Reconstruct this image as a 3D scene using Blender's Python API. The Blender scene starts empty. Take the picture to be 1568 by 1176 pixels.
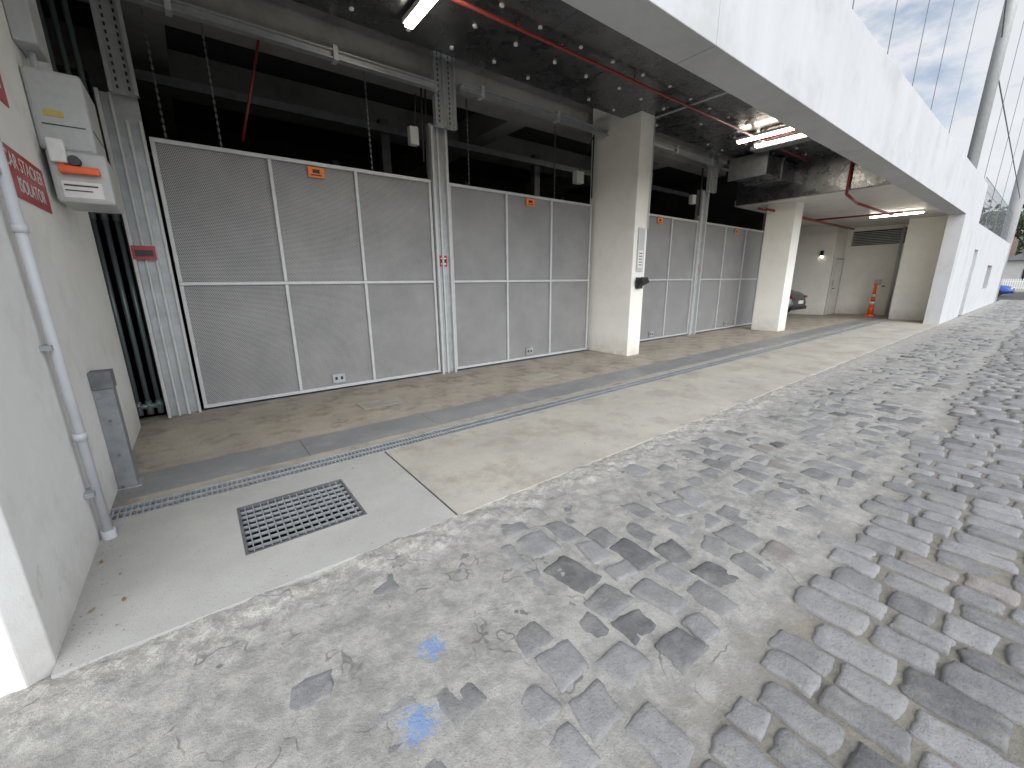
import bpy, math, random
import numpy as np
from mathutils import Matrix, Vector
random.seed(7); rng=np.random.default_rng(7)
S=bpy.context.scene
# ---------------------------------------------------------------- materials
def newmat(name):
    m=bpy.data.materials.new(name); m.use_nodes=True
    nt=m.node_tree; b=nt.nodes['Principled BSDF']
    return m,nt,b
def N(nt,t,**k):
    n=nt.nodes.new(t)
    for a,v in k.items(): setattr(n,a,v)
    return n
def pos(nt,scale=1.0,vec=None):
    g=N(nt,'ShaderNodeNewGeometry')
    if not vec: return g.outputs['Position']
    mp=N(nt,'ShaderNodeMapping'); 
    mp.inputs['Scale'].default_value=vec
    nt.links.new(g.outputs['Position'],mp.inputs['Vector']); return mp.outputs['Vector']
def noise(nt,scale,detail=4,rough=.6,vec=None):
    n=N(nt,'ShaderNodeTexNoise'); n.inputs['Scale'].default_value=scale; n.inputs['Detail'].default_value=min(detail,4)
    n.inputs['Roughness'].default_value=rough
    nt.links.new(pos(nt,1,vec),n.inputs['Vector']); return n.outputs['Fac']
def ramp(nt,fac,a,b,ca=(0,0,0),cb=(1,1,1)):
    r=N(nt,'ShaderNodeValToRGB'); e=r.color_ramp.elements
    e[0].position=a;e[1].position=b;e[0].color=(*ca,1);e[1].color=(*cb,1)
    nt.links.new(fac,r.inputs['Fac']); return r.outputs['Color']
def mix(nt,fac,a,b,mode='MIX'):
    m=N(nt,'ShaderNodeMix',data_type='RGBA',blend_type=mode)
    for s,v in ((0,fac),(6,a),(7,b)):
        if isinstance(v,(int,float)): m.inputs[s].default_value=v
        elif isinstance(v,tuple): m.inputs[s].default_value=(*v,1)
        else: nt.links.new(v,m.inputs[s])
    return m.outputs[2]
def math_(nt,op,a,b=None,c=None):
    m=N(nt,'ShaderNodeMath',operation=op)
    for i,v in enumerate((a,b,c)):
        if v is None: continue
        if isinstance(v,(int,float)): m.inputs[i].default_value=v
        else: nt.links.new(v,m.inputs[i])
    return m.outputs[0]
def bump(nt,b,h,strength,dist=.01):
    n=N(nt,'ShaderNodeBump'); n.inputs['Strength'].default_value=strength; n.inputs['Distance'].default_value=dist
    nt.links.new(h,n.inputs['Height']); nt.links.new(n.outputs['Normal'],b.inputs['Normal'])
def surf(name,c1,c2,scale=3,rough=.7,metal=0,bs=60,bst=.3,bd=.004,stain=None,stain_amt=.5,stain_scale=1.2,stretch=None,groundgrime=None,speck=None,stain_at=.5):
    m,nt,b=newmat(name)
    f=noise(nt,scale,4,.65,stretch)
    col=mix(nt,ramp(nt,f,.35,.65),c1,c2)
    if stain:
        f2=noise(nt,stain_scale,4,.75)
        k=math_(nt,'MULTIPLY',ramp(nt,f2,stain_at,stain_at+.16),stain_amt); col=mix(nt,k,col,stain)
    if speck:
        f3=noise(nt,90,2,.5); k=math_(nt,'MULTIPLY',ramp(nt,f3,.60,.68),.6); col=mix(nt,k,col,speck)
    if groundgrime:
        g=N(nt,'ShaderNodeNewGeometry'); sx=N(nt,'ShaderNodeSeparateXYZ'); nt.links.new(g.outputs['Position'],sx.inputs[0])
        z=math_(nt,'MULTIPLY_ADD',sx.outputs[2],-2.6,1.0)
        z2=math_(nt,'MULTIPLY',z,noise(nt,6,4,.7)); z3=N(nt,'ShaderNodeClamp'); nt.links.new(z2,z3.inputs[0])
        col=mix(nt,z3.outputs[0],col,groundgrime)
        s=ramp(nt,noise(nt,9,4,.8,(1,1,.6)),.60,.66); zz=math_(nt,'MULTIPLY_ADD',sx.outputs[2],-1.1,1.1); zc=N(nt,'ShaderNodeClamp'); nt.links.new(zz,zc.inputs[0])
        col=mix(nt,math_(nt,'MULTIPLY',math_(nt,'MULTIPLY',s,zc.outputs[0]),.35),col,groundgrime)
    nt.links.new(col,b.inputs['Base Color'])
    b.inputs['Roughness'].default_value=rough; b.inputs['Metallic'].default_value=metal
    if bst>0: bump(nt,b,noise(nt,bs,2,.6),bst,bd)
    return m
def plain(name,c,rough=.5,metal=0,emit=0,ec=None):
    m,nt,b=newmat(name)
    f=noise(nt,25,2); col=mix(nt,f,tuple(x*.85 for x in c),tuple(min(1,x*1.12) for x in c))
    nt.links.new(col,b.inputs['Base Color'])
    b.inputs['Roughness'].default_value=rough; b.inputs['Metallic'].default_value=metal
    if emit: b.inputs['Emission Color'].default_value=(*(ec or c),1); b.inputs['Emission Strength'].default_value=emit
    return m
M={}
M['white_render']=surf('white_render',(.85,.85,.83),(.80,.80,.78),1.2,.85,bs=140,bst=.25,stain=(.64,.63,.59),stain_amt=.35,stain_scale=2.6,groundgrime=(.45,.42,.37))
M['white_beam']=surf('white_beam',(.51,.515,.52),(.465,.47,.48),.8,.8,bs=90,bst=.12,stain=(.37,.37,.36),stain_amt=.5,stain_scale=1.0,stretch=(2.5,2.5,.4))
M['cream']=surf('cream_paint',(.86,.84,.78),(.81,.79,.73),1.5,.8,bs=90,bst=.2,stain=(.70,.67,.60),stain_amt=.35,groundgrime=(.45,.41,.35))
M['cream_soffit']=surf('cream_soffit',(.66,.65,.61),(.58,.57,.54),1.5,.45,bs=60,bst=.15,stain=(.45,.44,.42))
M['apron']=surf('apron_concrete',(.43,.405,.35),(.35,.33,.285),1.6,.85,bs=130,bst=.45,bd=.003,stain=(.27,.245,.205),stain_amt=.65,stain_scale=2.0,speck=(.24,.22,.19))
M['apron_new']=surf('apron_new_concrete',(.385,.38,.355),(.335,.33,.31),2,.9,bs=150,bst=.5,bd=.003,stain=(.43,.41,.365),stain_amt=.5,speck=(.24,.23,.215))
M['apron_dirty']=surf('apron_dirty_concrete',(.42,.375,.305),(.32,.285,.235),2.3,.85,bs=120,bst=.5,bd=.003,stain=(.17,.145,.115),stain_amt=.7,stain_scale=2.4,speck=(.2,.17,.13))
M['steelplate']=surf('trench_plate',(.19,.195,.20),(.25,.25,.25),1.3,.5,bs=40,bst=.15,stain=(.33,.31,.28),stain_amt=.6,stain_scale=3)
M['galv']=surf('galvanised_steel',(.46,.48,.49),(.36,.38,.39),9,.45,.45,bs=30,bst=.05,stain=(.28,.28,.28),stain_amt=.4)
M['galv_pale']=surf('pale_steel',(.56,.57,.57),(.49,.50,.50),9,.5,.3,bs=30,bst=.04)
M['galv_dark']=surf('dark_galvanised',(.2,.21,.215),(.14,.15,.155),9,.5,.5,bs=30,bst=.1)
M['guard']=surf('weathered_galvanised',(.30,.31,.32),(.22,.23,.235),6,.6,.3,bs=30,bst=.1,stain=(.13,.12,.11),stain_scale=7,stain_amt=.7)
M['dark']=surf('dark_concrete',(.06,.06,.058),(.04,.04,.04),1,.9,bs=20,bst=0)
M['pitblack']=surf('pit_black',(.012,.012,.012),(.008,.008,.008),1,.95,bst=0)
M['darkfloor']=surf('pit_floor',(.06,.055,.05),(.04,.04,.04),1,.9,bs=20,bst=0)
M['midconc']=surf('soffit_concrete',(.30,.295,.28),(.23,.23,.22),1.5,.85,bs=20,bst=.2,stain=(.13,.13,.12))
M['black']=plain('black_plastic',(.02,.02,.02),.4)
M['greenpipe']=plain('grey_green_pipe',(.13,.165,.165),.3,.2)
M['red']=plain('red_pipe_paint',(.24,.03,.025),.4)
M['signred']=plain('sign_red',(.42,.02,.025),.35)
M['orange']=plain('orange_label',(.85,.22,.03),.5)
M['yellow']=plain('yellow_label',(.6,.45,.1),.5)
M['traforange']=plain('traffic_orange',(.85,.13,.02),.45)
M['white']=plain('white_plastic',(.75,.75,.72),.4)
M['greybox']=plain('grey_enclosure',(.50,.51,.50),.45)
M['pipegrey']=surf('grey_conduit',(.56,.58,.60),(.50,.52,.54),5,.4,bs=20,bst=0)
M['lamp']=plain('lamp_tube',(1,.93,.78),.5,0,26,(1,.90,.74))
M['tyre']=plain('tyre_rubber',(.02,.02,.02),.8)
M['glass']=plain('dark_glass',(.03,.035,.04),.08)
M['carsilver']=plain('car_paint_dark',(.10,.105,.11),.25,.5)
M['carblue']=plain('car_paint_blue',(.02,.06,.30),.25,.2)
M['tail']=plain('tail_light',(.22,.01,.01),.25)
M['rim']=plain('wheel_rim',(.45,.45,.46),.3,.8)
M['asphalt']=surf('asphalt',(.07,.07,.07),(.05,.05,.05),1,.9,bs=60,bst=.4)
M['land']=surf('land',(.10,.11,.07),(.14,.13,.10),.1,.95,bs=3,bst=0)
M['roof']=surf('roof_iron',(.22,.22,.23),(.17,.17,.18),1,.5,bs=5,bst=0)
M['houseboard']=surf('weatherboard',(.5,.5,.48),(.44,.44,.42),1,.7,bs=5,bst=0)
M['brickdark']=surf('brown_brick',(.2,.12,.09),(.15,.1,.08),3,.8,bst=0)
M['bark']=surf('bark',(.09,.07,.05),(.05,.04,.03),8,.9,bs=20,bst=.5,bd=.02)
M['pebble']=surf('debris',(.30,.27,.22),(.18,.15,.12),30,.9,bst=0)
M['dryleaf']=surf('dry_leaf',(.20,.11,.05),(.28,.2,.1),20,.8,bst=0)
def foil():
    m,nt,b=newmat('foil_insulation')
    col=mix(nt,noise(nt,2.5,3,.7),(.09,.093,.10),(.22,.225,.235))
    nt.links.new(col,b.inputs['Base Color']); b.inputs['Metallic'].default_value=.8
    r=ramp(nt,noise(nt,5,2),.3,.7,(.2,)*3,(.38,)*3); nt.links.new(r,b.inputs['Roughness'])
    bump(nt,b,noise(nt,7,2,.5),.35,.012); return m
M['foil']=foil()
def perf():
    m,nt,b=newmat('perforated_sheet')
    px,pz=.0165,.0286
    g=N(nt,'ShaderNodeNewGeometry'); sp=N(nt,'ShaderNodeSeparateXYZ'); nt.links.new(g.outputs['Position'],sp.inputs[0])
    def lat(off):
        ds=[]
        for o_,p in ((sp.outputs[0],px),(sp.outputs[2],pz)):
            a=math_(nt,'MULTIPLY_ADD',o_,1/p,off+100.0); a=math_(nt,'FRACT',a); a=math_(nt,'SUBTRACT',a,.5); a=math_(nt,'MULTIPLY',a,p); ds.append(math_(nt,'MULTIPLY',a,a))
        return math_(nt,'ADD',*ds)
    d=math_(nt,'MINIMUM',lat(0),lat(.5))
    hole=math_(nt,'LESS_THAN',d,.0047**2)
    col=mix(nt,ramp(nt,noise(nt,1.6,4,.7),.35,.7),(.31,.308,.31),(.40,.397,.395))
    dust=noise(nt,3,4,.7,(1,1,.25)); col=mix(nt,math_(nt,'MULTIPLY',ramp(nt,dust,.5,.75),.35),col,(.44,.42,.39))
    col=mix(nt,hole,col,(.012,.012,.012))
    nt.links.new(col,b.inputs['Base Color']); b.inputs['Roughness'].default_value=.55; b.inputs['Metallic'].default_value=.15
    return m
M['perf']=perf()
def paint(nt,col,g):
    nn=noise(nt,38,4,.8)
    for (x,y,r) in ((.37,1.0,.10),(.53,1.24,.08)):
        v=N(nt,'ShaderNodeVectorMath',operation='DISTANCE'); nt.links.new(g.outputs['Position'],v.inputs[0]); v.inputs[1].default_value=(x,y,-.005)
        k=math_(nt,'SUBTRACT',1.0,math_(nt,'DIVIDE',v.outputs['Value'],r))
        k=math_(nt,'ADD',math_(nt,'MULTIPLY',k,.4),math_(nt,'SUBTRACT',nn,.64))
        k=ramp(nt,k,.0,.12); col=mix(nt,math_(nt,'MULTIPLY',k,.55),col,(.08,.21,.48))
    return col
def stone():
    m,nt,b=newmat('bluestone')
    a=N(nt,'ShaderNodeAttribute',attribute_name='Col')
    n1=noise(nt,14,4,.75); col=mix(nt,ramp(nt,n1,.32,.70),mix(nt,.30,a.outputs['Color'],(.08,.08,.08)),mix(nt,.16,a.outputs['Color'],(.40,.39,.37)))
    d=ramp(nt,noise(nt,3.3,4,.75),.46,.66); col=mix(nt,math_(nt,'MULTIPLY',d,.5),col,(.265,.26,.245))
    sp=ramp(nt,noise(nt,120,1,.6),.6,.7); col=mix(nt,math_(nt,'MULTIPLY',sp,.4),col,(.07,.07,.07))
    g=N(nt,'ShaderNodeNewGeometry'); col=paint(nt,col,g)
    sx=N(nt,'ShaderNodeSeparateXYZ'); nt.links.new(g.outputs['Position'],sx.inputs[0])
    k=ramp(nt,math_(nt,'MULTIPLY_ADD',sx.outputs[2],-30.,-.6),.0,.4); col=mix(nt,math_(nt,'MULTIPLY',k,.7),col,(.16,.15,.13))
    nt.links.new(col,b.inputs['Base Color']); b.inputs['Roughness'].default_value=.9
    bump(nt,b,noise(nt,20,4,.85),.6,.012); return m
M['stone']=stone()
def mortar():
    m,nt,b=newmat('lane_mortar')
    g=N(nt,'ShaderNodeNewGeometry'); sx=N(nt,'ShaderNodeSeparateXYZ'); nt.links.new(g.outputs['Position'],sx.inputs[0])
    nn=noise(nt,4,4,.75)
    y=math_(nt,'ADD',sx.outputs[1],math_(nt,'MULTIPLY',math_(nt,'SUBTRACT',nn,.5),.6))
    zone=ramp(nt,y,.3,.55)
    n3=noise(nt,6,4,.85)
    sandy=mix(nt,ramp(nt,n3,.35,.65),(.23,.21,.17),(.14,.13,.115))
    cem=mix(nt,ramp(nt,n3,.40,.62),(.225,.22,.205),(.335,.322,.295))
    col=mix(nt,zone,sandy,cem)
    pale=ramp(nt,noise(nt,1.7,4,.8),.54,.60); col=mix(nt,math_(nt,'MULTIPLY',math_(nt,'MULTIPLY',pale,zone),.5),col,(.375,.362,.335))
    ed=ramp(nt,math_(nt,'SUBTRACT',y,1.0),.66,.84)
    col=mix(nt,math_(nt,'MULTIPLY',ed,.8),col,mix(nt,ramp(nt,noise(nt,19,4,.9),.42,.54),(.44,.43,.395),(.275,.262,.24)))
    sp=ramp(nt,noise(nt,140,1,.6),.58,.66); col=mix(nt,math_(nt,'MULTIPLY',sp,.35),col,(.15,.14,.13))
    vo=N(nt,'ShaderNodeTexVoronoi',feature='DISTANCE_TO_EDGE'); vo.inputs['Scale'].default_value=2.3
    wv=N(nt,'ShaderNodeVectorMath',operation='ADD'); nz=N(nt,'ShaderNodeTexNoise'); nz.inputs['Scale'].default_value=7; nt.links.new(g.outputs['Position'],nz.inputs['Vector'])
    sc=N(nt,'ShaderNodeVectorMath',operation='SCALE'); nt.links.new(nz.outputs['Color'],sc.inputs[0]); sc.inputs['Scale'].default_value=.22
    nt.links.new(g.outputs['Position'],wv.inputs[0]); nt.links.new(sc.outputs[0],wv.inputs[1]); nt.links.new(wv.outputs[0],vo.inputs['Vector'])
    ck=ramp(nt,vo.outputs['Distance'],.004,.013,(1,1,1),(0,0,0)); ck=math_(nt,'MULTIPLY',ck,ramp(nt,nn,.48,.58)); col=mix(nt,math_(nt,'MULTIPLY',ck,.7),col,(.1,.095,.09))
    col=paint(nt,col,g)
    nt.links.new(col,b.inputs['Base Color']); b.inputs['Roughness'].default_value=.9
    bump(nt,b,noise(nt,22,4,.9),.6,.012); return m
M['mortar']=mortar()
def leafm():
    m,nt,b=newmat('foliage'); a=N(nt,'ShaderNodeAttribute',attribute_name='Col'); nt.links.new(a.outputs['Color'],b.inputs['Base Color']); b.inputs['Roughness'].default_value=.7; return m
M['leaf']=leafm()
# ---------------------------------------------------------------- mesh builder
class MB:
    def __init__(s): s.v=[];s.f=[]
    def box(s,x0,x1,y0,y1,z0,z1,T=None):
        n=len(s.v); P=[(x,y,z) for x in (x0,x1) for y in (y0,y1) for z in (z0,z1)]
        if T is not None: P=[tuple(T@Vector(p)) for p in P]
        s.v+=P; s.f+=[tuple(n+i for i in q) for q in ((0,1,3,2),(4,6,7,5),(0,4,5,1),(2,3,7,6),(0,2,6,4),(1,5,7,3))]; return s
    def cyl(s,p0,p1,r,n=10,r2=None,cap=True):
        p0=Vector(p0);p1=Vector(p1);d=(p1-p0).normalized(); a=d.orthogonal().normalized(); b=d.cross(a); r2=r if r2 is None else r2
        k=len(s.v)
        for p,rr in ((p0,r),(p1,r2)):
            for i in range(n):
                t=2*math.pi*i/n; s.v.append(tuple(p+a*math.cos(t)*rr+b*math.sin(t)*rr))
        for i in range(n): j=(i+1)%n; s.f.append((k+i,k+j,k+n+j,k+n+i))
        if cap: s.f.append(tuple(k+i for i in reversed(range(n)))); s.f.append(tuple(k+n+i for i in range(n)))
        return s
    def tube(s,pts,r,n=10):
        for a,b in zip(pts,pts[1:]): s.cyl(a,b,r,n)
        return s
    def poly(s,pts): n=len(s.v); s.v+=list(pts); s.f.append(tuple(range(n,n+len(pts)))); return s
def build(mb,name,mat,parent=None,smooth=False,bevel=0):
    me=bpy.data.meshes.new(name); me.from_pydata(mb.v,[],mb.f); me.update()
    me.materials.append(M[mat] if isinstance(mat,str) else mat)
    o=bpy.data.objects.new(name,me); S.collection.objects.link(o)
    if parent: o.parent=parent
    if smooth:
        for p in me.polygons: p.use_smooth=len(p.vertices)==4
    if bevel:
        b=o.modifiers.new('b','BEVEL'); b.width=bevel; b.segments=2; b.limit_method='ANGLE'
    return o
def grp(name):
    e=bpy.data.objects.new(name,None); S.collection.objects.link(e); e.empty_display_size=.1; return e
def B(name,mat,par,*boxes,bevel=0):
    mb=MB()
    for b in boxes: mb.box(*b)
    return build(mb,name,mat,par,bevel=bevel)
def C(name,mat,par,*cyls):
    mb=MB()
    for c in cyls: mb.cyl(*c)
    return build(mb,name,mat,par,smooth=True)
# noise
def vnoise(x,y,seed=0):
    xi=np.floor(x).astype(int); yi=np.floor(y).astype(int); xf=x-xi; yf=y-yi
    def hsh(a,b):
        q=(a*374761393+b*668265263+seed*974711)&0x7fffffff; q=((q^(q>>13))*1274126177)&0x7fffffff; return ((q^(q>>16))&0xffff)/65535.
    u=xf*xf*(3-2*xf); v=yf*yf*(3-2*yf)
    return (hsh(xi,yi)*(1-u)+hsh(xi+1,yi)*u)*(1-v)+(hsh(xi,yi+1)*(1-u)+hsh(xi+1,yi+1)*u)*v-.5
def fbm(x,y,o=4,seed=0):
    r=0;a=1
    for i in range(o): r=r+a*vnoise(x,y,seed+i*17); x=x*2.03;y=y*2.03;a*=.55
    return r
def npmesh(name,V,F,mat,parent=None,col=None,smooth=True):
    me=bpy.data.meshes.new(name); me.vertices.add(len(V)); me.vertices.foreach_set('co',V.astype(np.float32).ravel())
    k=F.shape[1]; me.loops.add(F.size); me.loops.foreach_set('vertex_index',F.astype(np.int32).ravel())
    me.polygons.add(len(F)); me.polygons.foreach_set('loop_start',np.arange(0,F.size,k,dtype=np.int32)); me.polygons.foreach_set('loop_total',np.full(len(F),k,dtype=np.int32))
    me.polygons.foreach_set('use_smooth',np.full(len(F),smooth)); me.update(calc_edges=True); me.validate()
    me.materials.append(M[mat])
    if col is not None:
        a=me.color_attributes.new('Col','FLOAT_COLOR','POINT'); c=np.ones((len(V),4),np.float32); c[:,:3]=col; a.data.foreach_set('color',c.ravel())
    o=bpy.data.objects.new(name,me); S.collection.objects.link(o)
    if parent: o.parent=parent
    return o
def gridfaces(nx,ny):
    i=np.arange(nx-1)[:,None]*ny+np.arange(ny-1)[None,:]; i=i.ravel()
    return np.stack([i,i+ny,i+ny+1,i+1],1)
# ---------------------------------------------------------------- ground
mb=MB(); mb.poly([(-400,-400,-.35),(600,-400,-.35),(600,400,-.35),(-400,400,-.35)]); build(mb,'ground','land')
lane=grp('cobbled_lane')
def hf(name,x0,x1,y0,y1,d,drop=0):
    xs=np.arange(x0,x1+d*.5,d); ys=np.linspace(y0,y1,int(round((y1-y0)/d))+1)
    X,Y=np.meshgrid(xs,ys,indexing='ij')
    t=np.clip((Y-.42+.10*vnoise(X*2,Y*0+3))/.16,0,1)
    base=-.015*(1-t)-.010*t
    edge=np.clip((Y-1.62)/.18,0,1)
    z=base+fbm(X*6,Y*6,4,3)*.010+t*fbm(X*1.4,Y*1.4,2,9)*.012+t*fbm(X*17,Y*17,2,19)*.004+edge*(fbm(X*12,Y*12,3,31)*.022+.004)
    z=z-np.clip((Y-1.985)/.03,0,3)*.009-drop
    V=np.stack([X,Y,z],-1).reshape(-1,3); npmesh(name,V,gridfaces(*X.shape),'mortar',lane)
hf('mortar_near',-1.6,6.0,-1.6,2.05,.019)
hf('mortar_far',5.98,41,-6,2.03,.09,.002)
hf('mortar_left',-8,-1.58,-6,1.98,.09,.002)
hf('mortar_side',-1.6,6.0,-6,-1.58,.09,.002)
def stones(name,lst,s,t):
    s=np.array(s);t=np.array(t);n=len(s);m=len(t);Sg,Tg=np.meshgrid(s,t,indexing='ij')
    Vs=[];Fs=[];Cs=[];gf=gridfaces(n,m);k=0
    for (x,y,a,b,rot,top,col,jit) in lst:
        c=rng.uniform(-jit,jit,(2,2,2))
        u=(Sg+1)/2;v=(Tg+1)/2
        off=[(c[0,0,q]*(1-u)*(1-v)+c[1,0,q]*u*(1-v)+c[0,1,q]*(1-u)*v+c[1,1,q]*u*v) for q in (0,1)]
        rr=1-.07*(np.abs(Sg)**4*np.abs(Tg)**4)
        px=(Sg*rr+off[0])*a; py=(Tg*rr+off[1]*a/b)*b
        cr,sr=math.cos(rot),math.sin(rot)
        X=x+px*cr-py*sr; Y=y+px*sr+py*cr
        E=np.maximum(np.abs(Sg),np.abs(Tg))
        jx=fbm(X*22,Y*22,2,7)*.016*(E>.75); jy=fbm(X*22+50,Y*22,2,8)*.016*(E>.75)
        prof=np.interp(E,[0,.6,.86,.95,1.0],[.000,.0005,-.001,-.007,-.06])
        Z=top+prof+fbm(X*12,Y*12,3,5)*.0055+Sg*rng.uniform(-.003,.003)+Tg*rng.uniform(-.003,.003)
        Vs.append(np.stack([X+jx,Y+jy,Z],-1).reshape(-1,3));Fs.append(gf+k);k+=n*m
        Cs.append(np.tile(np.array(col),(n*m,1)))
    npmesh(name,np.concatenate(Vs),np.concatenate(Fs),'stone',lane,np.concatenate(Cs))
def scol(light=1.):
    r=rng.random(); g=rng.uniform(.14,.25)*light
    if r<.05: return (g*1.08,g*.96,g*.88)
    if r<.17: return (g*.55,g*.555,g*.57)
    return (g*.985,g*.985,g*.99)
near=[];far=[]
x=-3.0
while x<41:
    w=rng.uniform(.125,.175); y=-4.5+rng.uniform(0,.3)
    lim=.47+.05*math.sin(x*3)+rng.uniform(-.05,.05)
    while y<lim-.1:
        L=rng.uniform(.15,.31)
        if y+L>lim: L=lim-y+rng.uniform(0,.06)
        cx=x+w/2+rng.uniform(-.006,.006); cy=y+L/2
        if L>.09: (near if x<6 and cy>-1.6 else far).append((cx+(.012*math.sin(cy*2.1)),cy,w/2-.004,L/2-.005,rng.normal(0,.025),rng.uniform(-.007,.004),scol(1.1),.09))
        y+=L+rng.uniform(.0,.006)
    x+=w+rng.uniform(.0,.006)
x=-2.0
while x<41:
    w=rng.uniform(.14,.22); y=.52+rng.uniform(0,.12)
    while y<1.66:
        L=rng.uniform(.12,.27)
        if rng.random()<.93:
            depth=rng.uniform(-.015,.001)-.008*max(0,min(1,(.6-x)/.8))*(y>.9)-.008*(y>1.4)
            (near if x<6 else far).append((x+w/2+rng.uniform(-.02,.02),y+L/2,w/2-.008,L/2-.008,rng.normal(0,.12),depth,scol(1.0),.22))
        y+=L+rng.uniform(.0,.04)
    x+=w+rng.uniform(.0,.03)
hi=[-1,-.94,-.84,-.6,-.3,0,.3,.6,.84,.94,1]; lo=[-1,-.92,-.5,.5,.92,1]
stones('stones_near',near,hi,hi); stones('stones_far',far,lo,lo)
# apron ------------------------------------------------------------
ap=grp('concrete_apron')
GX0,GX1,GY0,GY1=.0,.643,2.345,2.93
DY0,DY1=3.227,3.43
WL=-.641
def slab(name,mat,rects,z=0.):
    mb=MB()
    for r in rects: mb.box(r[0],r[1],r[2],r[3],z-.12,z)
    return build(mb,name,mat,ap)
slab('slab_new','apron_new',[(WL,GX0,1.985,DY0),(GX0,GX1,1.985,GY0),(GX0,GX1,GY1,DY0),(GX1,1.074,1.985,DY0)])
xs=[1.086,4.6,8.2,11.8,15.4,19.3]
slab('slab_main','apron',[(a+.003,b-.003,1.985,DY0) for a,b in zip(xs,xs[1:])])
slab('slab_between','apron_dirty',[(WL,21,DY1,3.52)])
slab('slab_back','apron_dirty',[(a+.003,b-.003,3.98,5.75) for a,b in zip([-1.4,3.0,6.5,10.2,14],[3.0,6.5,10.2,14,21])])
slab('slab_recess','apron',[(19.3,21,1.985,DY0)])
slab('joint_filler','dark',[(1.07,1.09,1.99,DY0)],-.008)
slab('trench_plates','steelplate',[(a+.002,a+1.198,3.523,3.977) for a in np.arange(WL,20,1.2)],.003)
mb=MB(); ml=MB()
def bit(x,y,s,z):
    k=len(mb.v); q=[(x+s*rng.uniform(.5,1)*math.cos(t),y+s*rng.uniform(.5,1)*math.sin(t),z) for t in (0,1.3,2.5,3.8,5.1)]
    mb.v+=q+[(x,y,z+s*.8)]; mb.f+=[(k+i,k+(i+1)%5,k+5) for i in range(5)]
for i in range(520):
    r_=rng.random()
    if r_<.35: x,y=WL+abs(rng.normal(0,.06))+.01,rng.uniform(2.0,5.3)
    elif r_<.75: x,y=rng.uniform(-.6,12),2.0+abs(rng.normal(0,.10))
    else: x,y=rng.uniform(-.6,12),rng.uniform(2,5.6)
    if GX0-.01<x<GX1+.01 and GY0<y<GY1 or DY0<y<DY1: continue
    bit(x,y,rng.uniform(.002,.007),0.0035 if 3.52<y<3.98 else .0005)
build(mb,'grit','pebble',grp('grit_debris'))
for i in range(40):
    x,y=(WL+abs(rng.normal(0,.08))+.03,rng.uniform(2.0,5.3)) if i%2 else (rng.uniform(-.5,9),rng.uniform(2,5.5))
    a=rng.uniform(0,6.28); s=rng.uniform(.007,.017); c_,s_=math.cos(a)*s,math.sin(a)*s
    ml.poly([(x-c_,y-s_,.006),(x-s_*.5,y+c_*.5,.009),(x+c_,y+s_,.012),(x+s_*.5,y-c_*.5,.007)])
build(ml,'leaves','dryleaf',grp('leaf_litter'))
dr=grp('trench_drain')
mb=MB(); 
xx=WL+.01
while xx<19.2: mb.box(xx,xx+.011,DY0+.022,DY1-.022,-.03,-.001); xx+=.030
build(mb,'grate_bars','galv',dr)
B('grate_edges','galv',dr,(WL,19.3,DY0,DY0+.022,-.1,.002),(WL,19.3,DY1-.022,DY1,-.1,.002),(WL,19.3,3.318,3.334,-.04,.001))
B('channel','pitblack',dr,(WL,19.3,DY0,DY1,-.3,-.12))
pg=grp('steel_pit_grate')
t=.016
B('frame','galv_dark',pg,(GX0,GX1,GY0,GY0+t,-.2,.002),(GX0,GX1,GY1-t,GY1,-.2,.002),(GX0,GX0+t,GY0+t,GY1-t,-.2,.002),(GX1-t,GX1,GY0+t,GY1-t,-.2,.002))
mb=MB()
n=15
for i in range(1,n): x=GX0+(GX1-GX0)*i/n; mb.box(x-.0028,x+.0028,GY0+t,GY1-t,-.03,-.002)
build(mb,'bearing_bars','galv',pg)
mb=MB()
for i in range(1,9): y=GY0+(GY1-GY0)*i/9; mb.box(GX0+t,GX1-t,y-.0035,y+.0035,-.02,-.0035)
build(mb,'cross_bars','galv',pg)
B('pit','pitblack',pg,(GX0,GX1,GY0,GY1,-.345,-.30),(GX0-.05,GX0-.001,GY0,GY1,-.34,-.121),(GX1+.001,GX1+.05,GY0,GY1,-.34,-.121),(GX0,GX1,GY1+.001,GY1+.05,-.34,-.121),(GX0,GX1,GY0-.05,GY0-.001,-.34,-.121))
mc=grp('access_cover')
B('lid','apron',mc,(1.33,1.83,4.5,4.80,-.01,.006),bevel=.004)
B('rim','galv_dark',mc,(1.325,1.835,4.495,4.805,-.01,.003))
mc=grp('access_cover')
B('lid','apron',mc,(3.62,4.22,4.35,4.66,-.01,.006),bevel=.004)
B('rim','galv_dark',mc,(3.614,4.226,4.344,4.666,-.01,.003))
# ---------------------------------------------------------------- building shell
bd=grp('white_building')
GY=5.637
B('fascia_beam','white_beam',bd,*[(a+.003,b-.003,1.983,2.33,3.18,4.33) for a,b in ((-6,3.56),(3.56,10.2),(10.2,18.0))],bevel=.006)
B('beam_joint','midconc',bd,(-6,18,2.0,2.32,3.20,4.31))
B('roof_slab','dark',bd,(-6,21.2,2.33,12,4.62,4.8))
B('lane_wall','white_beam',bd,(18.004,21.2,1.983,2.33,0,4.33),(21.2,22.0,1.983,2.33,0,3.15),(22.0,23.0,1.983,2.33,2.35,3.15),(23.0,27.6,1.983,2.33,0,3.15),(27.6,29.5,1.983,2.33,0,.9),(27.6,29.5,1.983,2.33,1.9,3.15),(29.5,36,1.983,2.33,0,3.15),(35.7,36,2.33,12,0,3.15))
B('wall_door','greybox',bd,(22.0,23.0,2.2,2.26,0,2.35))
B('wall_window','glass',bd,(27.6,29.5,2.2,2.24,.9,1.9))
B('wall_roof','midconc',bd,(21.2,35.7,2.33,12,2.9,3.05))
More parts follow.
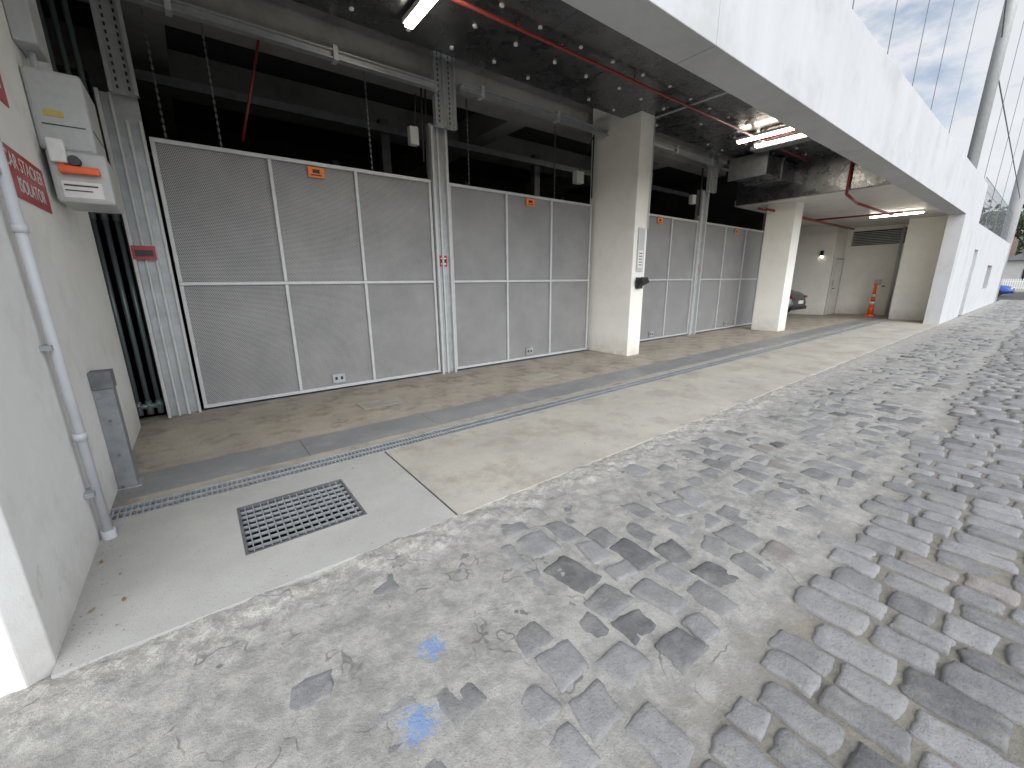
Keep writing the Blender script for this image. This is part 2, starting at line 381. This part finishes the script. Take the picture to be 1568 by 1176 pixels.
mb=MB(); L=[(WL,2.06),(-.70,1.983),(-6,1.983),(-6,5.40),(WL,5.40)]
k=len(L); mb.v=[(x,y,-.1) for x,y in L]+[(x,y,4.45) for x,y in L]
mb.f=[tuple(reversed(range(k))),tuple(range(k,2*k))]+[(i,(i+1)%k,(i+1)%k+k,i+k) for i in range(k)]
mb.f=[tuple(reversed(f)) for f in mb.f]
build(mb,'left_wall','white_render',bd,bevel=.006)
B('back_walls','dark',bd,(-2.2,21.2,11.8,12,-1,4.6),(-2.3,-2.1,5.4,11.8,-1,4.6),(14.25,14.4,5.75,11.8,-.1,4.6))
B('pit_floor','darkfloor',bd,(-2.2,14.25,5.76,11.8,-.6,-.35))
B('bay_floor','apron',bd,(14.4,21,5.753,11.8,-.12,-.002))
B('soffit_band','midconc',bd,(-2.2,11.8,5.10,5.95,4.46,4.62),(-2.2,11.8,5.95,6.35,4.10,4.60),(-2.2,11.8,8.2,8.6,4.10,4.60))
B('soffit_ribs','midconc',bd,(4.9,5.3,6.35,11.8,4.15,4.6),(-.2,.2,6.35,11.8,4.15,4.6),(9.5,9.9,6.35,11.8,4.15,4.6))
mb=MB(); 
ylist=[2.335,3.26,4.18,5.10]
for j in range(3):
    x=-2.4+ (j%2)*1.2
    while x<11.7:
        x1=min(x+2.4,11.79)
        n0=len(mb.v); mb.box(x+.003,x1-.003,ylist[j]+.003,ylist[j+1]-.003,4.10,4.15)
        tx,ty=rng.uniform(-.010,.010),rng.uniform(-.012,.012)
        mb.v[n0:]=[(a,b,c+(a-x)*tx*.3+(b-ylist[j])*ty) for a,b,c in mb.v[n0:]]
        x=x1
build(mb,'insulation_panels','foil',bd)
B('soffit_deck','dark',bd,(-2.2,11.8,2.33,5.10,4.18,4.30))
mb=MB()
for x in np.arange(-1.9,11.7,.6):
    for y in (2.55,2.95,3.45,3.95,4.4,4.9):
        if rng.random()<.8:
            a=x+rng.uniform(-.05,.05); b=y+rng.uniform(-.04,.04); mb.cyl((a,b,4.105),(a,b,4.082),.024,10)
build(mb,'insulation_washers','white',bd)
B('bulkhead','foil',bd,(11.8,11.95,2.33,5.6,3.30,4.2))
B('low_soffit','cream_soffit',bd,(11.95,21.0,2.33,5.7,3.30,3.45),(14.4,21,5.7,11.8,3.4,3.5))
B('end_walls','cream',bd,(19.3,19.5,2.33,3.4,-.1,3.3),(19.5,21.0,3.3,3.4,-.1,3.3),(20.9,21.05,3.4,5.4,-.1,3.3),(19.7,20.9,5.4,5.55,-.1,3.3),(19.6,19.75,5.4,11.8,-.1,3.4),bevel=.004)
cl=grp('concrete_column'); B('shaft','cream',cl,(6.326,6.70,4.70,5.78,0,4.46),bevel=.012)
cl2=grp('concrete_column'); B('shaft','cream',cl2,(12.47,12.97,4.396,5.08,0,3.32),bevel=.012)
# ---------------------------------------------------------------- gates
def gate(xs,H=2.79,z0=.03):
    g=grp('car_stacker_gate')
    B('perforated_sheet','perf',g,(xs[0]+.02,xs[-1]-.02,GY+.016,GY+.018,z0+.02,H-.02))
    w=.018; bx=[]
    for i,x in enumerate(xs):
        a,b=(x,x+2*w) if i==0 else ((x-2*w,x) if i==len(xs)-1 else (x-w,x+w))
        bx.append((a,b,GY-.022,GY+.014,z0+.041,1.385)); bx.append((a,b,GY-.022,GY+.014,1.422,H-.041))
    bx+= [(xs[0],xs[-1],GY-.022,GY+.014,z0,z0+.04),(xs[0],xs[-1],GY-.022,GY+.014,H-.04,H),(xs[0],xs[-1],GY-.024,GY+.012,1.386,1.421)]
    B('frame','galv_pale',g,*bx,bevel=.004)
    m=(xs[1]+xs[2])/2
    B('lock_plate','galv',g,(m-.08,m+.08,GY-.012,GY-.004,.10,.22))
    B('lock_slot','black',g,(m-.05,m-.02,GY-.016,GY-.011,.14,.18),(m+.02,m+.05,GY-.016,GY-.011,.14,.18))
    B('warning_label','orange',g,(m-.08,m+.10,GY-.012,GY-.006,H-.17,H-.055))
    B('label_print','black',g,(m-.05,m+.07,GY-.014,GY-.0115,H-.15,H-.135),(m-.03,m+.05,GY-.014,GY-.0115,H-.12,H-.08))
    return g
gate([-.113,.897,1.843,2.881]); gate([3.159,4.211,5.193,6.22]); gate([6.95,7.97,8.945,10.06]); gate([10.36,11.5,12.68,13.86])
B('gate_floor_track','galv_dark',grp('gate_track'),(-.2,6.3,GY-.03,GY+.1,-.01,.012),(6.72,14.0,GY-.03,GY+.1,-.01,.012))
def post(x0,x1,top=4.46,name='gate_post'):
    g=grp(name)
    B('web','galv',g,(x0,x1,GY-.012,GY+.10,.0,3.5))
    B('flanges','galv_pale',g,(x0,x0+.035,GY-.07,GY-.014,0,3.46),(x1-.035,x1,GY-.07,GY-.014,0,3.46),(x0+.10,x0+.125,GY-.045,GY-.014,0,3.46),bevel=.003)
    xa=x0+.03;xb=x1+.1
    B('hanger','galv',g,(xa,xb,GY-.13,GY-.10,3.44,top),(xa,xa+.03,GY-.18,GY-.131,3.44,top),(xb-.03,xb,GY-.18,GY-.131,3.44,top),(xa+.13,xa+.16,GY-.18,GY-.131,3.44,top))
    mb=MB()
    for z in np.arange(3.5,top-.05,.06):
        for c in (xa+.08,xb-.08): mb.box(c-.008,c+.008,GY-.1335,GY-.1305,z,z+.03)
    build(mb,'slots','black',g)
    c=(x0+x1)/2
    B('sticker','signred',g,(c-.06,c+.06,GY-.019,GY-.0125,1.62,1.78)); B('sticker_print','white',g,(c-.045,c+.045,GY-.0215,GY-.0192,1.73,1.745),(c-.04,c+.04,GY-.0215,GY-.0192,1.65,1.67)); B('sticker_band','black',g,(c-.05,c+.05,GY-.0213,GY-.0191,1.68,1.725))
post(2.895,3.145); post(10.07,10.35)
g=grp('gate_post')
B('web','galv',g,(-.43,-.14,GY-.01,GY+.06,0,3.11))
B('flanges','galv_pale',g,(-.43,-.40,GY-.09,GY-.012,0,3.11),(-.34,-.32,GY-.05,GY-.012,0,3.11),(-.26,-.235,GY-.05,GY-.012,0,2.9),(-.165,-.14,GY-.06,GY-.012,0,2.9),bevel=.003)
B('hanger','galv',g,(-.32,-.12,GY-.14,GY-.11,3.08,4.46),(-.32,-.29,GY-.19,GY-.141,3.08,4.46),(-.15,-.12,GY-.19,GY-.141,3.08,4.46))
mb=MB()
for z in np.arange(3.12,4.4,.06):
    for c in (-.26,-.18): mb.box(c-.008,c+.008,GY-.1435,GY-.1405,z,z+.03)
build(mb,'slots','black',g)
B('sticker','signred',g,(-.42,-.24,GY-.10,GY-.095,1.64,1.77)); B('sticker_print','black',g,(-.40,-.26,GY-.103,GY-.1005,1.67,1.73))
g=grp('gate_post'); B('web','galv',g,(13.88,14.02,GY-.05,GY+.08,0,3.3)); B('sticker','signred',g,(13.9,14.0,GY-.058,GY-.051,1.62,1.76))
g=grp('overhead_track')
def rail(x0,x1,z):
    B('track','galv',g,(x0,x1,5.40,5.45,z,z+.09),(x0,x1,5.36,5.399,z+.075,z+.09),(x0,x1,5.36,5.399,z,z+.014))
    B('brackets','galv_pale',g,*[(a,a+.05,5.35,5.47,z-.015,z+.13) for a in np.arange(x0+.3,x1-.1,1.45)])
rail(-.11,2.94,3.82); rail(3.30,6.30,3.90); rail(6.72,10.1,3.98); rail(10.5,12.45,3.98)
B('rear_track','galv_dark',g,(-.3,11.7,6.9,6.98,3.7,3.8),(-.3,11.7,9.9,9.98,3.5,3.6))
g=grp('stacker_frame')
B('uprights','galv_dark',g,*[(x,x+.15,7.5,7.65,-.3,4.1) for x in (-.6,2.95,6.4,10.1)],*[(x,x+.15,10.5,10.65,-.3,4.1) for x in (-.6,2.95,6.4,10.1)])
B('platforms','galv_dark',g,*[(a,b,6.2,10.9,1.9,2.0) for a,b in ((0,2.8),(3.2,6.2),(6.9,10.0),(10.5,13.8))])
g=grp('hanging_chain'); mb=MB()
def chain(x,y,z0,z1,dx=0):
    z=z1;i=0
    while z>z0:
        xx=x+dx*(z1-z)
        if i%2: mb.box(xx-.003,xx+.003,y-.011,y+.011,z-.04,z)
        else: mb.box(xx-.011,xx+.011,y-.003,y+.003,z-.04,z)
        z-=.034;i+=1
for x in (.5,.02,2.2,3.75,5.6,8.0,11.0): chain(x,6.0,2.2,4.1)
build(mb,'links','galv_dark',g)
g=grp('electrical_box'); B('case','greybox',g,(2.62,2.74,5.62,5.72,3.2,3.42),bevel=.008); C('cable','black',g,((2.8,5.6,3.9),(2.79,5.62,3.0),.012),((2.86,5.6,3.9),(2.83,5.62,2.9),.01),((2.72,5.6,3.8),(2.70,5.66,3.42),.01))
g=grp('electrical_box'); B('case','greybox',g,(5.80,5.98,5.62,5.74,3.12,3.32),bevel=.008); C('cable','black',g,((6.18,5.6,3.95),(6.2,5.62,2.9),.014),((5.9,5.66,3.32),(6.15,5.6,3.9),.01))
g=grp('electrical_box'); B('case','greybox',g,(9.7,9.86,5.62,5.72,3.15,3.35),bevel=.008); C('cable','black',g,((10.0,5.6,3.95),(10.02,5.62,2.9),.02))
C('pipe','red',grp('fire_pipe'),((1.05,6.05,4.15),(.72,6.05,3.0),.015))
# ---------------------------------------------------------------- services under soffit
g=grp('sprinkler_pipework')
mb=MB()
mb.tube([(1.2,4.02,4.02),(11.75,4.02,4.02)],.019)
for x in (3.2,5.2,7.2,9.4,11.2): mb.cyl((x,4.02,4.02),(x,4.02,4.10),.008)
mb.tube([(12.0,4.9,3.14),(19.5,4.9,3.14)],.03); mb.tube([(12.0,5.1,3.18),(19.5,5.1,3.18)],.024)
mb.tube([(11.75,3.2,3.9),(11.75,3.2,3.2),(12.6,3.2,3.1),(16,3.2,3.12)],.03)
mb.tube([(9.2,3.0,4.02),(11.7,3.0,4.02),(11.75,3.2,3.8)],.028)
mb.tube([(15.5,2.9,3.12),(15.5,4.9,3.14)],.026)
mb.tube([(9.2,3.0,4.02),(9.2,4.02,4.02)],.02)
build(mb,'pipe','red',g,smooth=True)
g=grp('electrical_conduit'); mb=MB(); mb.tube([(6.66,2.6,4.06),(6.66,4.6,4.06),(6.66,4.67,4.06),(6.66,4.67,2.3)],.013); mb.tube([(6.8,3.0,4.05),(11.7,3.0,4.05)],.012)
build(mb,'tube','pipegrey',g,smooth=True)
g=grp('air_duct'); B('duct','foil',g,(10.2,11.79,4.3,5.05,3.62,4.02),bevel=.01); B('flanges','galv_dark',g,(10.18,10.22,4.27,5.08,3.59,4.05),(11.0,11.03,4.27,5.08,3.59,4.05))
def batten(x,y0,y1,z):
    g=grp('batten_light'); B('body','white',g,(x-.055,x+.055,y0,y1,z-.02,z+.03),bevel=.006); B('diffuser','lamp',g,(x-.045,x+.045,y0+.03,y1-.03,z-.06,z-.0205),bevel=.01)
batten(2.21,3.45,4.66,4.03); batten(8.9,3.3,4.35,4.03); batten(9.45,3.2,4.25,4.03); batten(17.0,2.7,3.95,3.26)
B('tray','galv_dark',grp('cable_tray'),(9.6,9.9,3.2,4.4,3.98,4.06))
g=grp('wall_intercom')
B('backplate','greybox',g,(6.42,6.60,4.67,4.698,1.55,2.30),bevel=.006); B('notice','white',g,(6.43,6.56,4.662,4.669,1.62,1.92)); B('print','black',g,*[(6.45,6.54,4.659,4.6615,1.66+.05*i,1.675+.05*i) for i in range(5)])
g=grp('key_reader_box')
T=Matrix.Translation((6.5,4.60,1.38))@Matrix.Rotation(math.radians(-25),4,'X')
mb=MB(); mb.box(-.10,.10,-.08,.08,-.06,.05,T); build(mb,'housing','black',g,bevel=.015)
mb=MB(); mb.box(-.07,.07,-.06,.05,.051,.056,T); build(mb,'keypad','greybox',g); B('bracket','black',g,(6.44,6.56,4.62,4.699,1.25,1.45))
# ---------------------------------------------------------------- left wall fittings
g=grp('wall_conduit')
mb=MB(); mb.tube([(-.60,3.02,0),(-.60,2.99,2.2)],.022,14); mb.tube([(-.60,2.99,2.2),(-.60,2.99,3.6)],.022,14); build(mb,'tube','pipegrey',g,smooth=True)
mb=MB()
for z in (.62,1.66,2.7): mb.cyl((-.60,3.0,z-.02),(-.60,3.0,z+.02),.028,14)
build(mb,'couplings','pipegrey',g,smooth=True); B('saddles','galv',g,*[(-.64,-.60,2.95,3.05,z-.012,z+.012) for z in (.3,1.1,1.9)])
mb=MB(); mb.cyl((-.60,3.02,-.02),(-.60,3.02,.05),.032,14); build(mb,'boot','pipegrey',g)
def text(body,size,loc,rot,mat,par,name='lettering'):
    c=bpy.data.curves.new(name,'FONT'); c.body=body; c.size=size; c.align_x='CENTER'; c.align_y='CENTER'; c.extrude=.0006
    o=bpy.data.objects.new(name,c); S.collection.objects.link(o); o.location=loc; o.rotation_euler=rot; c.materials.append(M[mat]); o.parent=par
RW=(math.pi/2,0,math.pi/2)
g=grp('car_stacker_isolator_sign'); B('plate','signred',g,(WL+.001,WL+.006,3.14,3.97,1.84,2.09)); text('CAR STACKER',.105,(WL+.008,3.58,2.02),RW,'white',g); text('ISOLATOR',.105,(WL+.008,3.62,1.91),RW,'white',g,'lettering_2')
g=grp('warning_sign'); B('plate','signred',g,(WL+.001,WL+.006,3.2,3.62,2.33,2.50)); B('print','white',g,(WL+.006,WL+.008,3.28,3.55,2.40,2.43))
g=grp('isolator_switch')
B('enclosure','greybox',g,(WL+.002,WL+.27,4.12,4.64,2.25,2.72),bevel=.02)
B('lower_case','greybox',g,(WL+.03,WL+.31,4.05,4.52,1.93,2.245),bevel=.02)
B('door_seam','black',g,(WL+.271,WL+.273,4.15,4.60,2.40,2.408),(WL+.04,WL+.24,4.117,4.1195,2.40,2.407))
B('shroud','white',g,(WL+.05,WL+.13,4.0,4.045,2.16,2.30),bevel=.01)
B('handle','traforange',g,(WL+.08,WL+.27,3.99,4.02,2.10,2.145),(WL+.08,WL+.11,4.02,4.05,2.10,2.17),bevel=.006)
C('knob','black',g,((WL+.16,4.05,2.18),(WL+.16,4.0,2.18),.03,14))
B('labels','white',g,(WL+.07,WL+.26,4.044,4.0485,1.96,2.06)); B('label_print','black',g,(WL+.08,WL+.24,4.041,4.0435,2.03,2.04),(WL+.08,WL+.21,4.041,4.0435,2.0,2.007))
B('yellow_label','yellow',g,(WL+.06,WL+.15,4.114,4.1185,2.45,2.485))
g=grp('junction_box'); B('case','pipegrey',g,(WL+.002,WL+.11,4.15,4.45,2.86,3.16),bevel=.01); C('conduits','pipegrey',g,((WL+.05,4.23,3.16),(WL+.05,4.23,4.4),.014),((WL+.05,4.33,3.16),(WL+.05,4.33,4.4),.014),((WL+.05,4.30,2.72),(WL+.05,4.30,2.86),.018))
g=grp('steel_guard_post')
B('angle','guard',g,(WL+.001,WL+.105,3.75,3.756,0,.80),(WL+.097,WL+.105,3.757,3.86,0,.80),bevel=.002)
B('cap','galv_dark',g,(WL+.0,WL+.112,3.742,3.87,.72,.84),bevel=.004)
B('foot','galv',g,(WL,WL+.13,3.72,3.87,.001,.010)); C('bolts','galv_dark',g,((WL+.03,3.735,.01),(WL+.03,3.735,.025),.008),((WL+.05,3.749,.5),(WL+.05,3.742,.5),.009),((WL+.05,3.749,.25),(WL+.05,3.742,.25),.009))
g=grp('drainage_pipes')
mb=MB(); PX=(-.655,-.57,-.485)
for x in PX: mb.tube([(x,5.66,.10),(x,5.66,2.05),(x-.02,5.66,4.4)],.022,12)
mb.tube([(-.80,5.66,.14),(-.45,5.66,.14)],.03,12); mb.tube([(-.80,5.66,2.08),(-.52,5.66,2.08)],.026,12)
for x in PX: mb.cyl((x,5.66,2.0),(x,5.66,2.2),.030,12); mb.cyl((x,5.66,.05),(x,5.66,.2),.030,12)
build(mb,'pipes','greenpipe',g,smooth=True)
# ---------------------------------------------------------------- far end fittings
g=grp('metal_door'); B('leaf','cream',g,(19.93,20.78,5.375,5.398,0.01,2.1)); B('frame','galv_pale',g,(19.86,19.92,5.36,5.399,0,2.17),(20.79,20.85,5.36,5.399,0,2.17),(19.921,20.789,5.36,5.399,2.11,2.17)); B('handle','galv_dark',g,(20.0,20.12,5.33,5.37,1.0,1.04)); B('push_plate','galv',g,(19.98,20.08,5.37,5.3745,1.1,1.35))
g=grp('louvre_vent'); B('blades','galv',g,*[(20.86,20.885,3.62,5.2,2.66+.06*i,2.69+.06*i) for i in range(8)]); B('frame','galv',g,(20.87,20.898,3.58,3.615,2.62,3.16),(20.87,20.898,5.205,5.24,2.62,3.16)); B('rear','black',g,(20.889,20.8985,3.62,5.2,2.63,3.16))
g=grp('wall_lamp'); B('body','black',g,(19.54,19.598,5.72,5.82,2.25,2.45)); B('glow','lamp',g,(19.55,19.59,5.74,5.80,2.235,2.249))
g=grp('downpipe'); mb=MB(); mb.tube([(20.8,3.75,3.2),(20.8,3.75,0)],.045,12); build(mb,'pipe','pipegrey',g,smooth=True)
g=grp('utility_cabinet'); B('case','cream',g,(20.3,20.6,3.42,3.55,0,1.0),bevel=.02); B('base','greybox',g,(20.28,20.62,3.41,3.57,0,.05))
g=grp('hose_tap_box'); B('case','greybox',g,(20.84,20.898,4.1,4.3,1.15,1.35),bevel=.01); C('tap','galv_dark',g,((20.86,4.0,1.1),(20.7,4.0,1.1),.03))
g=grp('traffic_delineator')
mb=MB(); X,Y=20.2,4.1
mb.cyl((X,Y,.07),(X,Y,.45),.10,16,.075); mb.cyl((X,Y,.55),(X,Y,.72),.068,16,.06); mb.cyl((X,Y,.82),(X,Y,1.12),.055,16,.04); mb.cyl((X,Y,1.12),(X,Y,1.2),.05,12); build(mb,'body','traforange',g,smooth=True)
mb=MB(); mb.cyl((X,Y,.45),(X,Y,.55),.077,16,.07); mb.cyl((X,Y,.72),(X,Y,.82),.062,16,.056); build(mb,'bands','white',g,smooth=True)
mb=MB(); mb.cyl((X,Y,0),(X,Y,.07),.2,8,.17); build(mb,'base','traforange',g)
# ---------------------------------------------------------------- cars
def car(name,paint,loc,rot):
    g=grp(name)
    st=[(-2.25,.62,.35,.62),(-2.18,.78,.26,.86),(-1.9,.86,.22,.97),(-1.0,.90,.2,.95),(0,.90,.2,.93),(1.0,.90,.2,.92),(1.7,.86,.2,.84),(2.1,.78,.24,.72),(2.25,.62,.32,.58)]
    def ring(x,w,z0,z1):
        return [(x,-w*.92,z0),(x,-w,z0+.12),(x,-w,(z0+z1)/2),(x,-w*.95,z1-.06),(x,-w*.82,z1),(x,0,z1+.03),(x,w*.82,z1),(x,w*.95,z1-.06),(x,w,(z0+z1)/2),(x,w,z0+.12),(x,w*.92,z0)]
    def loft(sts,name,mat):
        mb=MB(); n=11
        for s in sts: mb.v+=ring(*s)
        for i in range(len(sts)-1):
            for j in range(n): k=(j+1)%n; mb.f.append((i*n+j,i*n+k,(i+1)*n+k,(i+1)*n+j))
        mb.f.append(tuple(range(n))); mb.f.append(tuple(reversed(range((len(sts)-1)*n,len(sts)*n))))
        o=build(mb,name,mat,g,smooth=True); s=o.modifiers.new('s','SUBSURF'); s.levels=1; s.render_levels=2
    loft(st,'body',paint)
    loft([(-1.75,.70,.85,.98),(-1.15,.66,.85,1.38),(-.2,.66,.85,1.44),(.5,.66,.85,1.36),(1.15,.72,.85,.95)],'cabin','glass')
    loft([(-1.2,.60,1.36,1.41),(-.2,.60,1.4,1.475),(.45,.60,1.36,1.40)],'roof',paint)
    for x in (-1.4,1.4):
        for y in (-.86,.86):
            mb=MB(); mb.cyl((x,y-.11,.32),(x,y+.11,.32),.32,24); build(mb,'tyre','tyre',g); mb=MB(); mb.cyl((x,y-.12,.32),(x,y+.12,.32),.2,12); build(mb,'rim','rim',g)
    B('tail_lights','tail',g,(-2.235,-2.15,-.76,-.52,.70,.79),(-2.235,-2.15,.52,.76,.70,.79),bevel=.02)
    B('head_lights','white',g,(2.08,2.2,-.74,-.45,.56,.68),(2.08,2.2,.45,.74,.56,.68),bevel=.02)
    B('number_plate','white',g,(-2.30,-2.26,-.2,.2,.5,.62)); B('bumper','black',g,(-2.28,-2.15,-.7,.7,.28,.42),(2.15,2.28,-.7,.7,.28,.42),bevel=.03)
    g.location=loc; g.rotation_euler=(0,0,rot)
car('parked_car','carsilver',(17.85,7.95,0),math.pi/2)
car('parked_car','carblue',(48,4.1,-.05),-math.pi/2)
# ---------------------------------------------------------------- masts and wires
g=grp('screen_mast'); C('mast','galv_pale',g,((18.3,2.15,4.33),(18.3,2.15,16),.13,16),((18.6,2.15,4.33),(18.6,2.15,16),.04,12))
B('base_plate','galv',g,(18.1,18.7,2.0,2.3,4.331,4.35))
g=grp('screen_mast'); C('mast','white_beam',g,((36.35,2.2,0),(36.35,2.2,20),.26,18)); B('foot','galv',g,(36.02,36.7,1.85,2.55,0,.03))
g=grp('wire_screen'); mb=MB()
for x in (6.9,8.6,10.3,12.0,14.2): mb.cyl((x,2.15,4.33),(x,2.15,17),.006,6)
for x in (21.5,25,28.5,32): mb.cyl((x,2.15,3.15),(x,2.15,17),.008,6)
for a,b in (((9.5,2.15,15),(18.3,2.15,7.5)),((12,2.15,16),(18.3,2.15,10.5)),((18.3,2.15,14),(36.3,2.1,8)),((18.3,2.15,7),(36.3,2.1,5.5))): mb.cyl(a,b,.016,6)
for x in np.arange(22,35.5,.35): mb.cyl((x,2.15,3.15),(x,2.15,4.7),.007,5)
for z in np.arange(3.3,4.8,.35): mb.cyl((22,2.15,z),(35.3,2.15,z),.007,5)
build(mb,'wires','galv_dark',g)
# ---------------------------------------------------------------- street beyond
B('cross_street','asphalt',grp('street'),(41,64,-120,120,-.2,-.05))
B('footpath','apron',grp('footpath'),(64,67,-120,120,-.2,.08))
g=grp('weatherboard_house')
B('walls','houseboard',g,(74,84,-4,4.2,0,3.2),(74,84,4.6,14,0,3.6)); 
mb=MB()
for y0,y1,z in ((-4.3,4.5,3.2),(4.4,14.3,3.6)):
    m=(y0+y1)/2; n=len(mb.v); mb.v+=[(73.6,y0,z),(84.4,y0,z),(73.6,m,z+2.2),(84.4,m,z+2.2),(73.6,y1,z),(84.4,y1,z)]; mb.f+=[(n,n+1,n+3,n+2),(n+2,n+3,n+5,n+4),(n,n+2,n+4),(n+1,n+5,n+3)]
build(mb,'roof','roof',g)
B('windows','glass',g,(73.95,73.99,-2,-.8,1,2.3),(73.95,73.99,1.2,2.6,1,2.3),(73.95,73.99,6,8,1,2.4))
g=grp('picket_fence'); B('pickets','white',g,*[(68,68.03,y,y+.09,.1,1.2) for y in np.arange(-10,14,.16)]); B('rails','white',g,(68.031,68.07,-10,14,.3,.38),(68.031,68.07,-10,14,.9,.98))
g=grp('brick_building'); B('walls','brickdark',g,(90,105,-30,-5,0,7),(90,105,5,26,0,8)); B('windows','glass',g,*[(89.95,89.99,y,y+1.5,z,z+1.6) for y in range(-28,-6,4) for z in (1,4)],*[(89.95,89.99,y,y+1.5,z,z+1.6) for y in range(6,25,4) for z in (1.2,4.6)]); B('parapet','houseboard',g,(89.8,105.2,-30.2,-4.8,7,7.4),(89.8,105.2,4.8,26.2,8,8.4))
def tree(x,y,h,leafy=1.,seed=0,name='street_tree'):
    r=random.Random(seed); g=grp(name); mb=MB(); tips=[]
    def br(p,d,l,rad,dep):
        q=p+d*l; mb.cyl(p,q,rad,7,rad*.65,False)
        if dep==0: tips.append(q); return
        for i in range(r.choice((2,3,3))):
            nd=(d+Vector((r.uniform(-1,1),r.uniform(-1,1),r.uniform(-.2,.7)))*.75).normalized(); br(q,nd,l*r.uniform(.6,.85),rad*.6,dep-1)
        if dep<3: tips.append(q)
    br(Vector((x,y,-.1)),Vector((0,0,1)),h*.3,h*.028,4); build(mb,'trunk_and_limbs','bark',g,smooth=True)
    if leafy:
        P=[];C_=[]
        for t in tips:
            sh=r.uniform(.6,1.3)
            for i in range(int(26*leafy)):
                c=np.array(t)+rng.normal(0,h*.055,3); a=rng.normal(0,1,3);a/=np.linalg.norm(a); b=np.cross(a,rng.normal(0,1,3)); b/=np.linalg.norm(b); s=h*.018
                P+= [c+a*s,c+b*s*.6,c-a*s,c-b*s*.6]; k=sh*rng.uniform(.7,1.3); C_+=[(.05*k,.075*k,.028*k)]*4
        npmesh('leaves',np.array(P),np.arange(len(P)).reshape(-1,4),'leaf',g,np.array(C_),False)
tree(70,5.2,6,0,1); tree(71,1.2,5.5,0,5); tree(88,3.0,10,1,2); tree(86,-1,9,1,3); tree(60,9,7,1,8)
xs=np.linspace(150,420,60);ys=np.linspace(-150,220,80);X,Y=np.meshgrid(xs,ys,indexing='ij')
Z=30*np.exp(-((X-300)/90)**2)*(.75+.5*vnoise(X/60,Y/60,4))-1
hg=grp('wooded_hill'); npmesh('terrain',np.stack([X,Y,Z],-1).reshape(-1,3),gridfaces(60,80),'land',hg)
P=[];Cc=[]
for i in range(500):
    a=rng.uniform(170,300);b=rng.uniform(-40,60); zz=30*math.exp(-((a-300)/90)**2)*(.75+.5*float(vnoise(np.array(a/60),np.array(b/60),4)))-1
    hh=rng.uniform(4,9); k0=rng.uniform(.6,1.4)
    for j in range(36):
        c=np.array([a,b,zz+hh*.6])+rng.normal(0,1,3)*np.array([2,2,hh*.25]); u=rng.normal(0,1,3);u/=np.linalg.norm(u);v=np.cross(u,rng.normal(0,1,3));v/=np.linalg.norm(v)
        P+=[c+u*.9,c+v*.7,c-u*.9,c-v*.7];k=k0*rng.uniform(.7,1.3);Cc+=[(.06*k,.08*k,.045*k)]*4
npmesh('treetops',np.array(P),np.arange(len(P)).reshape(-1,4),'leaf',hg,np.array(Cc),False)
# ---------------------------------------------------------------- light
W=bpy.data.worlds.new('World'); S.world=W; W.use_nodes=True; nt=W.node_tree; bg=nt.nodes['Background']
sky=N(nt,'ShaderNodeTexSky',sky_type='NISHITA'); sky.sun_disc=False; EL=30
sky.sun_elevation=math.radians(EL)
sd=Vector((-.45,-1,0)).normalized()*math.cos(math.radians(EL)); sd.z=math.sin(math.radians(EL))
sky.sun_rotation=math.atan2(sd.x,sd.y); sky.dust_density=1.0
tc=N(nt,'ShaderNodeTexCoord'); mp=N(nt,'ShaderNodeMapping'); mp.inputs['Scale'].default_value=(1,1,2.0); nt.links.new(tc.outputs['Generated'],mp.inputs[0])
nz=N(nt,'ShaderNodeTexNoise'); nz.inputs['Scale'].default_value=5.0; nz.inputs['Detail'].default_value=6; nz.inputs['Roughness'].default_value=.6; nt.links.new(mp.outputs[0],nz.inputs['Vector'])
cm=ramp(nt,nz.outputs['Fac'],.42,.56,(.35,)*3,(1,)*3)
cl_=mix(nt,nz.outputs['Fac'],(4.1,4.4,5.0),(6.3,6.4,6.5))
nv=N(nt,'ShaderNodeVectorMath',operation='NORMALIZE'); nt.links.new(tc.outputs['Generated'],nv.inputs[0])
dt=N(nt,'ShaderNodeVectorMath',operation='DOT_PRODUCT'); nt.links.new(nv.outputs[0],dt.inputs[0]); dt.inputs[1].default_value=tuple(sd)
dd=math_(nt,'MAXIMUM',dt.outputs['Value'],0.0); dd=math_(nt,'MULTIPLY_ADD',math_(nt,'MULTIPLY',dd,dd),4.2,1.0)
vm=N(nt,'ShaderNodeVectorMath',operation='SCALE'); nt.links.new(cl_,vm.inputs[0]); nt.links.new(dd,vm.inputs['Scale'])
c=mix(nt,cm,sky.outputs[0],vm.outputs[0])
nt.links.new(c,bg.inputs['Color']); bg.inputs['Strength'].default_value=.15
sl=bpy.data.lights.new('sun','SUN'); sl.energy=1.4; sl.angle=math.radians(60); sl.color=(1,.98,.95)
so=bpy.data.objects.new('sun',sl); S.collection.objects.link(so); so.rotation_euler=(-sd).to_track_quat('-Z','Y').to_euler()
# ---------------------------------------------------------------- camera
p=math.radians(14.215);th=math.radians(52.686);r=math.radians(-.511)
Hd=Vector((math.cos(th),math.sin(th),0));R=Vector((math.sin(th),-math.cos(th),0));Z=Vector((0,0,1))
fw=Hd*math.cos(p)-Z*math.sin(p);up=Hd*math.sin(p)+Z*math.cos(p)
R2=R*math.cos(r)+up*math.sin(r);U2=-R*math.sin(r)+up*math.cos(r)
cam=bpy.data.cameras.new('camera');co=bpy.data.objects.new('camera',cam);S.collection.objects.link(co)
m=Matrix((R2,U2,-fw)).transposed().to_4x4(); m.translation=(0,0,1.4); co.matrix_world=m
cam.sensor_width=36;cam.lens=620.7/1568*36;cam.clip_start=.05;cam.clip_end=2000
S.camera=co
S.view_settings.view_transform='Standard';S.view_settings.look='None';S.view_settings.exposure=0
